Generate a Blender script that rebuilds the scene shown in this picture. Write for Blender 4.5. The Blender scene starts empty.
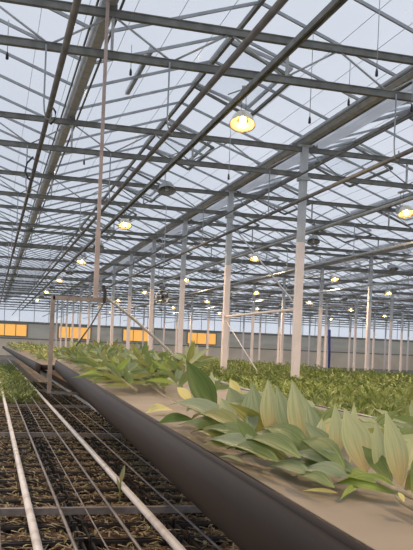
import bpy, math, random
import numpy as np
from mathutils import Vector, Matrix
random.seed(7)
rnd = random.Random(11)
SC = bpy.context.scene
COL = SC.collection
PI = math.pi

# ------------------------------------------------------------------ camera
F = 780.0; YAW = math.atan(216 / F); ROLL = 0.042; CX, CY = 206.5, 349.0; CH = 1.40
cy, sy = math.cos(YAW), math.sin(YAW)
cam = bpy.data.cameras.new('camera'); camo = bpy.data.objects.new('camera', cam); COL.objects.link(camo)
cam.sensor_width = 36; cam.sensor_fit = 'AUTO'; cam.lens = F / 550 * 36
cam.shift_y = (CY - 275) / 550; cam.clip_end = 400; cam.clip_start = 0.05
camo.matrix_world = Matrix.Translation((0, 0, CH)) @ Matrix.Rotation(-YAW, 4, 'Z') @ Matrix.Rotation(PI / 2, 4, 'X') @ Matrix.Rotation(ROLL, 4, 'Z')
SC.camera = camo

def px(x, y):
    dx, dy = x - CX, CY - y
    return dx * math.cos(ROLL) - dy * math.sin(ROLL), dx * math.sin(ROLL) + dy * math.cos(ROLL)
def at(x, y, d):
    u, v = px(x, y); lat = u * d / F
    return Vector((lat * cy + d * sy, d * cy - lat * sy, CH + v * d / F))
def onz(x, y, z):
    u, v = px(x, y); return at(x, y, (z - CH) * F / v)
def proj(p):
    d = p[1] * cy + p[0] * sy; lat = p[0] * cy - p[1] * sy
    if d < .2: return None
    u, v = F * lat / d, F * (p[2] - CH) / d
    return CX + u * math.cos(ROLL) + v * math.sin(ROLL), CY + u * math.sin(ROLL) - v * math.cos(ROLL), d

# ------------------------------------------------------------------ materials
def mat(name, c1, c2=None, scale=6, rough=.6, metal=0, stretch=None, bump=0, coat=0, detail=4, spec=.5, lo=.35, hi=.65):
    m = bpy.data.materials.new(name); m.use_nodes = True; nt = m.node_tree; b = nt.nodes['Principled BSDF']
    b.inputs['Roughness'].default_value = rough; b.inputs['Metallic'].default_value = metal
    b.inputs['Specular IOR Level'].default_value = spec
    tc = nt.nodes.new('ShaderNodeTexCoord'); src = tc.outputs['Object']
    if stretch:
        mp = nt.nodes.new('ShaderNodeMapping'); mp.inputs['Scale'].default_value = stretch
        nt.links.new(src, mp.inputs['Vector']); src = mp.outputs['Vector']
    n = nt.nodes.new('ShaderNodeTexNoise'); n.inputs['Scale'].default_value = scale; n.inputs['Detail'].default_value = detail
    nt.links.new(src, n.inputs['Vector'])
    r = nt.nodes.new('ShaderNodeValToRGB'); r.color_ramp.elements[0].position = lo; r.color_ramp.elements[1].position = hi
    c2 = c2 or tuple(c * .75 for c in c1)
    r.color_ramp.elements[0].color = (*c2, 1); r.color_ramp.elements[1].color = (*c1, 1)
    nt.links.new(n.outputs['Fac'], r.inputs['Fac']); nt.links.new(r.outputs['Color'], b.inputs['Base Color'])
    if bump:
        bp = nt.nodes.new('ShaderNodeBump'); bp.inputs['Strength'].default_value = bump; bp.inputs['Distance'].default_value = .01
        nt.links.new(n.outputs['Fac'], bp.inputs['Height']); nt.links.new(bp.outputs['Normal'], b.inputs['Normal'])
    return m

def emis(name, c, s):
    m = bpy.data.materials.new(name); m.use_nodes = True; nt = m.node_tree
    b = nt.nodes['Principled BSDF']; b.inputs['Base Color'].default_value = (*c, 1)
    b.inputs['Emission Color'].default_value = (*c, 1); b.inputs['Emission Strength'].default_value = s
    return m

def glassmat(name, tint, diff, fac):
    m = bpy.data.materials.new(name); m.use_nodes = True; nt = m.node_tree; nt.nodes.clear()
    o = nt.nodes.new('ShaderNodeOutputMaterial'); t = nt.nodes.new('ShaderNodeBsdfTransparent'); t.inputs[0].default_value = (*tint, 1)
    d = nt.nodes.new('ShaderNodeBsdfTranslucent'); d.inputs[0].default_value = (*diff, 1)
    g = nt.nodes.new('ShaderNodeBsdfGlossy'); g.inputs['Roughness'].default_value = .1
    tc = nt.nodes.new('ShaderNodeTexCoord'); n = nt.nodes.new('ShaderNodeTexNoise'); n.inputs['Scale'].default_value = 1.1; n.inputs['Detail'].default_value = 5
    nt.links.new(tc.outputs['Object'], n.inputs['Vector'])
    mr = nt.nodes.new('ShaderNodeMapRange'); mr.inputs['To Min'].default_value = fac * .6; mr.inputs['To Max'].default_value = fac * 1.5
    nt.links.new(n.outputs['Fac'], mr.inputs['Value'])
    a = nt.nodes.new('ShaderNodeMixShader'); nt.links.new(mr.outputs['Result'], a.inputs['Fac']); nt.links.new(t.outputs[0], a.inputs[1]); nt.links.new(d.outputs[0], a.inputs[2])
    b = nt.nodes.new('ShaderNodeMixShader'); b.inputs['Fac'].default_value = .05; nt.links.new(a.outputs[0], b.inputs[1]); nt.links.new(g.outputs[0], b.inputs[2])
    nt.links.new(b.outputs[0], o.inputs['Surface'])
    return m

def leafmat(name, c_mid, c_edge, c_base, basepos=.25, transl=.35, rough=.45):
    """long veins run base to tip (UV.x across, UV.y along); a leaf may be discoloured towards its base"""
    m = bpy.data.materials.new(name); m.use_nodes = True; nt = m.node_tree; L = nt.links; N = nt.nodes.new
    b = nt.nodes['Principled BSDF']; b.inputs['Roughness'].default_value = rough; b.inputs['Specular IOR Level'].default_value = .35
    uv = N('ShaderNodeUVMap'); sp = N('ShaderNodeSeparateXYZ'); L.new(uv.outputs[0], sp.inputs[0])
    mp = N('ShaderNodeMapping'); mp.inputs['Scale'].default_value = (9, .8, 1); L.new(uv.outputs[0], mp.inputs['Vector'])
    geo = N('ShaderNodeObjectInfo'); L.new(geo.outputs['Location'], mp.inputs['Location'])
    n = N('ShaderNodeTexNoise'); n.inputs['Scale'].default_value = 1.6; n.inputs['Detail'].default_value = 3; L.new(mp.outputs[0], n.inputs['Vector'])
    r = N('ShaderNodeValToRGB'); r.color_ramp.elements[0].position = .35; r.color_ramp.elements[1].position = .68
    r.color_ramp.elements[0].color = (*c_edge, 1); r.color_ramp.elements[1].color = (*c_mid, 1); L.new(n.outputs['Fac'], r.inputs['Fac'])
    ad = N('ShaderNodeMath'); ad.operation = 'MULTIPLY_ADD'; ad.inputs[1].default_value = .9; L.new(n.outputs['Fac'], ad.inputs[0])
    iv = N('ShaderNodeMath'); iv.operation = 'SUBTRACT'; iv.inputs[0].default_value = .55; L.new(sp.outputs['Y'], iv.inputs[1])
    L.new(iv.outputs[0], ad.inputs[2])
    mr = N('ShaderNodeMapRange'); mr.inputs['From Min'].default_value = 1 - basepos; mr.inputs['From Max'].default_value = 1.12 - basepos * .3
    L.new(ad.outputs[0], mr.inputs['Value'])
    mx = N('ShaderNodeMixRGB'); L.new(mr.outputs[0], mx.inputs[0]); L.new(r.outputs[0], mx.inputs[1]); mx.inputs[2].default_value = (*c_base, 1)
    L.new(mx.outputs[0], b.inputs['Base Color'])
    bp = N('ShaderNodeBump'); bp.inputs['Strength'].default_value = .4; bp.inputs['Distance'].default_value = .004
    L.new(n.outputs['Fac'], bp.inputs['Height']); L.new(bp.outputs[0], b.inputs['Normal'])
    t = N('ShaderNodeBsdfTranslucent'); L.new(mx.outputs[0], t.inputs[0])
    ms = N('ShaderNodeMixShader'); ms.inputs[0].default_value = transl
    L.new(b.outputs[0], ms.inputs[1]); L.new(t.outputs[0], ms.inputs[2])
    L.new(ms.outputs[0], nt.nodes['Material Output'].inputs['Surface'])
    return m

M = {}
M['galv'] = mat('galvanised_steel', (.50, .51, .50), (.38, .39, .385), 9, .6, .1)
M['galv_dark'] = mat('weathered_truss_steel', (.22, .222, .205), (.145, .15, .135), 7, .6, .1)
M['alu'] = mat('aluminium_bar', (.42, .44, .46), (.33, .35, .37), 5, .5, .3)
M['pipe_dark'] = mat('grey_roof_pipe', (.19, .185, .175), (.13, .125, .115), 6, .5, .1)
M['post_grey'] = mat('post_galvanised', (.60, .62, .63), (.50, .52, .53), 5, .6, .05)
M['post_cream'] = mat('post_paint_cream', (.95, .83, .77), (.86, .75, .69), 4, .6, 0)
M['pipe_white'] = mat('white_heating_pipe', (.74, .70, .67), (.48, .42, .38), 5, .45, 0, lo=.25, hi=.5)
M['pipe_grey'] = mat('grey_growth_pipe', (.30, .27, .26), (.19, .165, .155), 9, .5, .2)
M['frame'] = mat('frame_steel', (.36, .30, .26), (.25, .20, .17), 8, .55, .25)
M['hang'] = mat('hanging_tube_tan', (.52, .41, .36), (.40, .31, .26), 5, .55, .1)
M['belt'] = mat('tan_belt', (.29, .235, .17), (.22, .175, .125), 2.2, .62, 0, detail=6)
M['rubber'] = mat('dark_rubber', (.030, .019, .014), (.016, .010, .008), 4, .5, 0, spec=.16, stretch=(1, .15, 3), bump=.2)
M['black'] = mat('black_plastic', (.035, .030, .028), (.018, .015, .014), 20, .5)
M['soil'] = mat('peat_soil', (.15, .095, .06), (.05, .03, .02), 30, .95, 0, bump=1)
M['straw'] = mat('dry_straw', (.50, .40, .27), (.22, .16, .10), 14, .85)
M['litter'] = mat('dead_leaf', (.42, .36, .20), (.17, .14, .07), 9, .8)
M['floor'] = mat('floor_concrete', (.24, .20, .16), (.15, .125, .10), 2, .9)
M['cable'] = mat('black_cable', (.03, .03, .03), None, 5, .5)
M['wire'] = mat('wire_grey', (.55, .56, .58), None, 5, .5, .2)
M['blue'] = mat('blue_tube', (.04, .06, .25), (.03, .04, .16), 5, .5)
M['lampbody'] = mat('lamp_housing', (.42, .43, .43), (.30, .31, .31), 8, .4, .5)
M['reflector'] = mat('lamp_reflector', (.80, .74, .60), (.65, .58, .44), 12, .3, .6)
M['bulb'] = emis('sodium_bulb', (1, .62, .22), 60)
M['litwin'] = emis('lit_section_window', (1, .50, .12), .62)
M['wall_low'] = mat('wall_cream_panel', (.88, .76, .60), (.76, .64, .50), .6, .8)
M['wall_mid'] = mat('wall_grey_screen', (.74, .70, .60), (.62, .58, .50), .5, .8, stretch=(1, 1, 4))
M['wall_dark'] = mat('wall_dark_band', (.30, .30, .26), (.22, .22, .19), .8, .8)
M['glass'] = glassmat('roof_glass', (.93, .94, .96), (.92, .94, .97), .22)
M['screen'] = glassmat('folded_screen_cloth', (.8, .8, .82), (.85, .86, .88), .75)
M['hose'] = mat('grey_hose', (.44, .42, .38), (.34, .32, .28), 6, .5)
M['stem'] = mat('lily_stem', (.36, .30, .19), (.22, .19, .10), 30, .6)
M['stem_green'] = mat('lily_stem_green', (.26, .34, .12), (.18, .24, .08), 30, .6)
M['lf_green'] = leafmat('leaf_green', (.19, .25, .075), (.125, .18, .045), (.30, .36, .12))
M['lf_dark'] = leafmat('leaf_dark', (.115, .18, .035), (.065, .11, .02), (.14, .20, .05), transl=.22)
M['lf_grey'] = leafmat('leaf_underside', (.31, .37, .22), (.22, .28, .14), (.33, .37, .19))
M['lf_pale'] = leafmat('leaf_pale', (.46, .50, .29), (.36, .42, .21), (.58, .50, .26), .35)
M['lf_streak'] = leafmat('leaf_yellow_streaked', (.47, .50, .29), (.36, .41, .20), (.62, .49, .24), .5)
M['lf_yellow'] = leafmat('leaf_yellowing', (.80, .72, .30), (.62, .58, .22), (.80, .60, .20), .3)
M['lf_olive'] = leafmat('leaf_olive', (.30, .31, .08), (.19, .20, .045), (.36, .34, .12))
M['lf_bright'] = leafmat('leaf_bright', (.36, .44, .10), (.22, .30, .05), (.45, .5, .18))
M['crop1'] = leafmat('crop_leaf', (.27, .35, .10), (.13, .19, .045), (.18, .24, .06), transl=.3)
M['crop2'] = leafmat('crop_leaf_light', (.48, .52, .20), (.31, .36, .11), (.30, .34, .12), transl=.3)

# ------------------------------------------------------------------ mesh helper
class MB:
    def __init__(s): s.v = []; s.f = []; s.mi = []; s.uv = []; s.sm = []
    def add(s, vs, fs, mi=0, uvs=None, smooth=False):
        b = len(s.v); s.v += [tuple(p) for p in vs]
        for k, f in enumerate(fs):
            s.f.append(tuple(b + i for i in f)); s.mi.append(mi); s.sm.append(smooth)
            s.uv.append([uvs[i] for i in f] if uvs else [(0, 0)] * len(f))
        return s
    def box(s, x0, x1, y0, y1, z0, z1, mi=0):
        vs = [(x, y, z) for z in (z0, z1) for y in (y0, y1) for x in (x0, x1)]
        return s.add(vs, [(0, 2, 3, 1), (4, 5, 7, 6), (0, 1, 5, 4), (2, 6, 7, 3), (0, 4, 6, 2), (1, 3, 7, 5)], mi)
    def prof(s, path, profile, up=(0, 0, 1), mi=0, cap=True, smooth=False, closed=True):
        """sweep a 2D profile (side, up) along a path"""
        path = [Vector(p) for p in path]; n = len(profile); base = []
        for i, p in enumerate(path):
            t = (path[min(i + 1, len(path) - 1)] - path[max(i - 1, 0)]).normalized()
            sd = t.cross(Vector(up))
            if sd.length < 1e-4: sd = t.cross(Vector((1, 0, 0)))
            sd.normalize(); u = sd.cross(t).normalized()
            base += [p + sd * a + u * b for a, b in profile]
        fs = []; m = n if closed else n - 1
        for i in range(len(path) - 1):
            for j in range(m):
                k = (j + 1) % n; fs.append((i * n + j, i * n + k, (i + 1) * n + k, (i + 1) * n + j))
        if cap and closed:
            fs.append(tuple(reversed(range(n)))); fs.append(tuple((len(path) - 1) * n + j for j in range(n)))
        return s.add(base, fs, mi, None, smooth)
    def bar(s, p0, p1, w, h, up=(0, 0, 1), mi=0):
        return s.prof([p0, p1], [(-w / 2, -h / 2), (w / 2, -h / 2), (w / 2, h / 2), (-w / 2, h / 2)], up, mi)
    def tube(s, path, r, n=8, mi=0):
        if not isinstance(r, (list, tuple)):
            return s.prof(path, [(r * math.cos(2 * PI * k / n), r * math.sin(2 * PI * k / n)) for k in range(n)], (0.01, 0.02, 1), mi, True, True)
        path = [Vector(p) for p in path]; vs = []; fs = []
        for i, p in enumerate(path):
            t = (path[min(i + 1, len(path) - 1)] - path[max(i - 1, 0)]).normalized(); sd = t.cross(Vector((.01, .02, 1))).normalized(); u = sd.cross(t)
            vs += [p + (sd * math.cos(2 * PI * k / n) + u * math.sin(2 * PI * k / n)) * r[i] for k in range(n)]
        for i in range(len(path) - 1):
            for j in range(n): k = (j + 1) % n; fs.append((i * n + j, i * n + k, (i + 1) * n + k, (i + 1) * n + j))
        fs.append(tuple(reversed(range(n)))); fs.append(tuple((len(path) - 1) * n + j for j in range(n)))
        return s.add(vs, fs, mi, None, True)
    def lathe(s, c, prof, n=14, mi=0, axis='z'):
        vs = []; fs = []
        for r, z in prof:
            for k in range(n):
                a = 2 * PI * k / n
                vs.append((c[0] + r * math.cos(a), c[1] + r * math.sin(a), c[2] + z) if axis == 'z' else (c[0] + r * math.cos(a), c[1] + z, c[2] + r * math.sin(a)))
        for i in range(len(prof) - 1):
            for j in range(n): k = (j + 1) % n; fs.append((i * n + j, i * n + k, (i + 1) * n + k, (i + 1) * n + j))
        return s.add(vs, fs, mi, None, True)
    def leaf(s, base, tip, w, nrm, bend=.1, cup=.25, mi=0, nl=7, twist=0., peak=.42):
        """lance-shaped blade from base to tip; nrm = the side it faces; bend arches it, cup folds it along the midrib"""
        base, tip = Vector(base), Vector(tip); ax = tip - base; L = ax.length; ax.normalize()
        nrm = Vector(nrm); nrm = (nrm - ax * nrm.dot(ax))
        if nrm.length < 1e-3: nrm = ax.orthogonal()
        nrm.normalize(); sd = ax.cross(nrm).normalized(); vs = []; uv = []; fs = []
        for i in range(nl + 1):
            t = i / nl
            a = t / peak if t < peak else (1 - t) / (1 - peak)
            hw = w / 2 * (math.sin(min(1, a) * PI / 2) ** (.8 if t < peak else 1.15)); hw = max(hw, w * .05 if t < .5 else w * .008)
            c = base + ax * (L * t) + nrm * (math.sin(t * PI) * bend * L)
            R = Matrix.Rotation(twist * (t - .3), 3, ax); s2 = R @ sd; n2 = R @ nrm
            for q, x in ((-1, 0), (-.5, .25), (0, .5), (.5, .75), (1, 1)):
                vs.append(c + s2 * hw * q + n2 * hw * cup * (abs(q) ** 1.3)); uv.append((x, t))
        for i in range(nl):
            for j in range(4): a = i * 5 + j; fs.append((a, a + 1, a + 6, a + 5))
        return s.add(vs, fs, mi, uv, True)
    def qleaf(s, base, tip, w, side, mi=0):
        """small blade of four faces for plants a few pixels tall"""
        b, t = Vector(base), Vector(tip); mid = b.lerp(t, .45) + Vector((0, 0, (t - b).length * .08)); sd = Vector(side) * (w / 2)
        return s.add([b, mid - sd, mid + Vector((0, 0, -.15 * w)), mid + sd, t], [(0, 2, 1), (0, 3, 2), (1, 2, 4), (2, 3, 4)], mi, [(.5, 0), (0, .5), (.5, .5), (1, .5), (.5, 1)])
    def build(s, name, mats, parent=None, loc=None):
        me = bpy.data.meshes.new(name); me.from_pydata(s.v, [], s.f)
        if not isinstance(mats, (list, tuple)): mats = [mats]
        for m in mats: me.materials.append(M[m] if isinstance(m, str) else m)
        me.polygons.foreach_set('material_index', s.mi); me.polygons.foreach_set('use_smooth', s.sm)
        ul = me.uv_layers.new(name='UVMap'); flat = [c for f in s.uv for q in f for c in q]; ul.data.foreach_set('uv', flat)
        me.update(); o = bpy.data.objects.new(name, me); COL.objects.link(o)
        if parent: o.parent = parent
        if loc: o.location = loc
        return o

def tag(o, label=None, cat=None, group=None, kind=None):
    for k, v in (('label', label), ('category', cat), ('group', group), ('kind', kind)):
        if v: o[k] = v
    return o
def empty(name, loc=(0, 0, 0), rz=0):
    o = bpy.data.objects.new(name, None); COL.objects.link(o); o.location = loc; o.rotation_euler = (0, 0, rz); o.empty_display_size = .1
    return o
def kids(o): return [c for c in bpy.data.objects if c.parent == o]
def cache(o): return (o, [cache(c) for c in kids(o)])
def dup(tree, loc=None, rz=None, parent=None, label=None, group=None):
    o, ch = tree; c = o.copy(); COL.objects.link(c)
    if parent: c.parent = parent
    if loc is not None: c.location = loc
    if rz is not None: c.rotation_euler = (0, 0, rz)
    if label: c['label'] = label
    if group: c['group'] = group
    for k in ch: dup(k, parent=c)
    return c
ORD = ['nearest', 'second nearest', 'third nearest', 'fourth nearest', 'fifth nearest', 'sixth nearest', 'seventh nearest', 'eighth nearest']

# ------------------------------------------------------------------ the grid of the place
TY = [4.2 + 4.5 * k for k in range(17)]            # truss lines along the rows
Y_END = 76.2 + .6; GS = 4.17; X0, X1 = 5.34 - 8.34, 5.34 + 4.8 * 8.34 + 1.668
POSTX = [5.34 + 8.34 * k for k in range(5)]
ZB, ZT = CH + 3.22, CH + 3.68                      # truss chords
ZG = CH + 3.84                                     # gutter
ZR = ZG + .80                                      # ridge

# floor and walls
tag(MB().box(-8, X1 + .3, -3, Y_END + .2, -.1, 0).build('floor', 'floor'), kind='structure')
w = MB(); w.box(X0 - 4, X1, Y_END, Y_END + .15, 0, CH + .25, 0); w.box(X0 - 4, X1, Y_END, Y_END + .15, CH + .25, CH + 1.9, 1)
w.box(X0 - 4, X1, Y_END - .04, Y_END, CH + 1.7, CH + 1.9, 2); w.box(X0 - 4, X1, Y_END - .04, Y_END, CH + .2, CH + .3, 2)
wb = tag(w.build('wall_back', ['wall_low', 'wall_mid', 'wall_dark']), kind='structure')
w = MB(); w.box(X1, X1 + .15, 0, Y_END, 0, CH + .2, 0); w.box(X1, X1 + .15, 0, Y_END, CH + .2, CH + 3.0, 1); w.box(X1 - .04, X1, 0, Y_END, CH + .9, CH + 1.2, 2)
tag(w.build('wall_right', ['wall_low', 'wall_mid', 'wall_dark']), kind='structure')
for n, (a, b) in enumerate([(0.2, 3.3), (6.3, 9.4), (12.6, 15.7), (19.2, 22.2)]):
    fr = tag(MB().box(a - .08, b + .08, Y_END - .09, Y_END - .041, CH + .42, CH + 1.66).build('window_%d' % (n + 1), 'wall_dark'), kind='structure')
    pn = MB(); k = max(2, int((b - a) / .9))
    for i in range(k):
        q = (b - a) / k; pn.box(a + i * q + .04, a + (i + 1) * q - .04, Y_END - .12, Y_END - .091, CH + .5, CH + 1.58)
    pn.build('pane', 'litwin', fr)
# glass roof: panes and glazing bars, gable by gable
g = MB(); bars = MB(); n = 0
gx = X0
while gx < X1 - .1:
    for (xa, za, xb, zb) in ((gx, ZG + .08, gx + GS / 2, ZR), (gx + GS / 2, ZR, gx + GS, ZG + .08)):
        g.add([(xa, 0, za), (xb, 0, zb), (xb, Y_END, zb), (xa, Y_END, za)], [(0, 1, 2, 3)])
        y = 3.075 if gx < 8 else 9
        while y < Y_END:
            wd = .032
            bars.bar((xa, y, za - .02), (xb, y, zb - .02), wd, .04); y += 1.125
    gx += GS
gl = tag(g.build('ceiling', 'glass'), kind='structure')
bars.build('glazing_bars', 'alu', gl)
# end gables
e = MB(); gx = X0
while gx < X1 - .1:
    e.add([(gx, Y_END, CH + 1.9), (gx + GS, Y_END, CH + 1.9), (gx + GS, Y_END, ZG + .08), (gx + GS / 2, Y_END, ZR), (gx, Y_END, ZG + .08)], [(0, 1, 2, 3, 4)]); gx += GS
tr1 = tag(e.build('trim_1', 'glass'), kind='structure')
e = MB(); gx = X0
while gx < X1:
    for q in range(3): e.bar((gx + q * GS / 3, Y_END + .02, CH + 1.9), (gx + q * GS / 3, Y_END + .02, ZG), .05, .05, (0, 1, 0))
    gx += GS
e.bar((X0, Y_END + .02, CH + 3), (X1, Y_END + .02, CH + 3), .06, .08); e.build('mullions', 'alu', tr1)

# ------------------------------------------------------------------ gutters and ridges
gp = [(-.085, .07), (-.085, -.03), (-.05, -.075), (.05, -.075), (.085, -.03), (.085, .07), (.070, .07), (.070, -.02), (.04, -.055), (-.04, -.055), (-.070, -.02), (-.070, .07)]
names_g = {0: 'over the belt, left of the first row of posts', 1: 'carried by the first row of posts', 2: 'halfway between the first and second rows of posts', 3: 'carried by the second row of posts'}
k = 0; gx = 5.34 - GS - .04
while gx < X1 - 1:
    go = empty('roof_gutter', (gx, 0, ZG))
    MB().prof([(0, 2.5, 0), (0, Y_END, 0)], gp).build('channel', 'galv', go)
    for s in (-1, 1):
        MB().bar((s * .135, 2.5, -.03), (s * .135, Y_END, -.03), .022, .03).build('condensation_strip', 'pipe_dark', go)
    tag(go, 'long grey steel roof gutter ' + names_g[k] if k in names_g else 'long grey steel roof gutter in the bays far to the right', 'gutter', 'long roof gutters running along the rows'); gx += GS + (.04 if k == 0 else 0); k += 1
k = 0; gx = 5.34 - GS / 2
nr = {0: 'above the near belt, left of the first post row', 1: 'just right of the first post row', 2: 'just left of the second post row'}
while gx < X1 - 1:
    o = MB().bar((gx, 2.5, ZR - .03), (gx, Y_END, ZR - .03), .05, .07).build('roof_ridge', 'galv_dark')
    tag(o, 'thin dark roof ridge bar ' + (nr[k] if k in nr else 'in the bays far to the right'), 'ridge', 'ridge bars of the glass roof'); gx += GS; k += 1

# ------------------------------------------------------------------ trusses
def truss(detail):
    r = empty('roof_truss', (0, 0, ZB)); h = ZT - ZB
    MB().box(.06, 8.28, -.033, .033, h - .036, h + .036).box(.06, 8.28, -.045, .045, h + .036, h + .048).build('top_chord', 'galv_dark', r)
    MB().box(.06, 8.28, -.033, .033, -.036, .036).box(.06, 8.28, -.045, .045, .036, .046).build('bottom_chord', 'galv_dark', r)
    N = 12; st = 8.22 / N; web = MB(); one = MB()
    def d(p, q):
        if detail: MB().tube([p, q], .0125, 6).build('diagonal', 'galv', r)
        else: web.bar(p, q, .025, .025)
    for i in range(N):
        x = .06 + i * st
        if i % 2 == 0:
            d((x + .03, 0, h - .03), (x + st, 0, .03)); d((x + st, 0, .03), (x + 2 * st - .03, 0, h - .03))
    for x in (2.085, 4.17, 6.255):
        v = MB().bar((x, 0, .03), (x, 0, h - .03), .03, .03, (1, 0, 0)); v.build('upright', 'galv', r)
    for x in (.2, 4.17, 8.14):                                     # stubs under the gutters
        MB().bar((x, 0, h + .05), (x, 0, h + .10), .08, .08, (1, 0, 0)).build('gutter_seat', 'galv_dark', r)
    if not detail: web.build('web', 'galv', r)
    return r
t_near, t_far = truss(True), truss(False)
cn, cf = cache(t_near), cache(t_far)
used = {True: False, False: False}
rowname = ['from the left edge to the first post row', 'between the first and second post rows', 'between the second and third post rows']
for k, y in enumerate(TY):
    for j in range(6):
        xs = X0 + 8.34 * j; pr = proj((xs, y, ZB))
        if pr is None or pr[0] > 425: continue
        if y < 5 and j > 0: continue
        if y > 50 and j < 0: continue
        det = y < 24 and j < 2
        if k < 7 and j < 3: lab = 'grey roof truss %s, %s to camera' % (rowname[j], ORD[k]); grp = 'roof trusses of the near bays'
        else: lab = 'grey lattice roof truss deep in the hazy far bays'; grp = 'distant roof trusses'
        tr = cn if det else cf
        if not used[det]: o = tr[0]; used[det] = True; o.location = (xs, y, ZB)
        else: o = dup(tr, (xs, y, ZB))
        tag(o, lab, 'truss', grp)

# ------------------------------------------------------------------ posts
def post():
    r = empty('support_post'); s = .06; zc = CH + 2.0
    p = [(-s, -s), (s, -s), (s, s), (-s, s)]
    MB().prof([(0, 0, zc), (0, 0, ZG - .08)], p, (0, 1, 0)).build('shaft', 'post_grey', r)
    MB().prof([(0, 0, .02), (0, 0, zc)], [(a * 1.04, b * 1.04) for a, b in p], (0, 1, 0)).build('painted_base', 'post_cream', r)
    MB().box(-.11, .11, -.11, .11, 0, .02).build('foot_plate', 'galv', r)
    MB().box(-.09, .09, -.1, .1, ZB - .10, ZB - .04).build('bracket', 'galv', r); MB().box(-.13, .13, -.07, .07, ZG - .12, ZG - .075).build('gutter_saddle', 'galv', r)
    return r
pp = cache(post()); first = True
for j, X in enumerate(POSTX):
    k = 0
    for y in TY[:-1]:
        pr = proj((X, y, 1.0))
        if pr is None or pr[0] > 424: continue
        if first: o = pp[0]; o.location = (X, y, 0); first = False
        else: o = dup(pp, (X, y, 0))
        if j < 3 and k < (8, 6, 3)[j]: tag(o, 'square roof post, grey above and cream below, in the %s row, %s' % (['first', 'second', 'third'][j], ORD[k]), 'post', 'roof posts standing in the crop')
        else: tag(o, 'slim cream and grey roof post standing far back in the greenhouse', 'post', 'distant roof posts')
        k += 1

# bracing between the two nearest posts of the first row
PY = TY[2:4]
o = tag(MB().tube([(5.34, PY[0] + .06, CH + .79), (5.34, PY[1] - .06, CH + .79)], .028).build('tie_bar', 'post_cream'), 'pale horizontal tie bar joining the two nearest posts', 'bar')
o = tag(MB().tube([(5.34, PY[1] - .05, CH + .68), (5.34, PY[0] + 1.9, .9)], .012, 6).build('brace_cable', 'pipe_white'), 'thin white brace cable slanting down from the second post into the crop', 'cable')
o = tag(MB().tube([(5.34, PY[1] - .05, CH + 3.0), (5.34, PY[0] + .05, CH + .84)], .016, 6).build('brace_rod', 'wire'), 'thin pale brace rod slanting from high on the second post to the nearest', 'rod')
o = tag(MB().tube([(13.0, TY[5] - .12, 0.0), (13.02, TY[5] - .1, 1.2), (12.98, TY[5] - .1, 2.25)], .05).build('blue_tube', 'blue'), 'dark blue tube standing against a post in the second row', 'tube')
o.location = at(328.5, 368, 27.0) - Vector((13.0, TY[5] - .12, at(328.5, 368, 27.0).z)); 

# ------------------------------------------------------------------ pipes under the roof
def lpipe(name, X, Z, r, m, lab, cat='pipe', y0=2.5, grp='pipes hung along under the roof'):
    o = MB().tube([(0, y0, 0), (0, Y_END - .1, 0)], r, 10).build(name, m); o.location = (X, 0, CH + Z)
    return tag(o, lab, cat, grp)
lpipe('roof_pipe', .50, 2.46, .029, 'pipe_dark', 'dark heating pipe under the roof, leftmost, beside the gutter over the belt')
lpipe('roof_pipe', 1.87, 2.46, .029, 'pipe_dark', 'dark heating pipe under the roof, just right of the gutter over the belt')
o = MB().prof([(2.66, 2.5, CH + 2.92), (2.66, Y_END - .1, CH + 2.92)], [(-.035, -.03), (-.012, -.03), (-.012, -.012), (.012, -.012), (.012, -.03), (.035, -.03), (.035, .03), (-.035, .03)]).build('lamp_rail', 'galv_dark')
tag(o, 'grooved grey steel rail under the trusses, above the row of nearest lamps', 'rail')
lpipe('roof_pipe', 4.72, 2.46, .029, 'pipe_dark', 'grey heating pipe under the roof, just left of the nearest post row')
lpipe('roof_pipe', 4.75, 2.9, .018, 'pipe_dark', 'thin dark pipe under the trusses, above the pipe left of the nearest posts')
lpipe('roof_pipe', 6.15, 2.46, .027, 'galv', 'grey heating pipe under the roof, just right of the nearest post row')
lpipe('roof_pipe', 8.60, 2.46, .027, 'galv', 'grey heating pipe under the roof, left of the second gutter line')
lpipe('roof_pipe', 9.80, 2.46, .027, 'galv', 'grey heating pipe under the roof, right of the second gutter line')
lpipe('roof_pipe', 12.6, 2.46, .027, 'galv', 'grey heating pipe under the roof, left of the second post row')
lpipe('roof_pipe', 16.8, 2.46, .027, 'galv', 'grey heating pipe under the roof, far right beyond the second post row')
# hooks that carry the pipes from the bottom chords
hk = MB().tube([(0, -.06, .0), (0, -.06, -.62), (.01, -.06, -.72), (.035, -.05, -.795), (.07, -.03, -.795), (.09, -.02, -.74), (.09, -.02, -.68)], .010, 6).build('pipe_hook', 'alu')
hm = hk.data; firsth = True
for X, nm in ((.45, 'leftmost roof pipe'), (1.82, 'roof pipe right of the belt gutter'), (4.67, 'roof pipe left of the nearest posts'), (8.55, 'roof pipe left of the second gutter line')):
    for k, y in enumerate(TY[1:8]):
        pr = proj((X, y, ZB))
        if pr is None or pr[0] > 420: continue
        if firsth: o = hk; firsth = False
        else: o = hk.copy(); COL.objects.link(o)
        o.location = (X, y, ZB - .0)
        tag(o, 'pale hook carrying the ' + nm + ', ' + (ORD[k] + ' one' if k < 4 else 'far one'), 'hook', 'hooks of the ' + nm)
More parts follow.
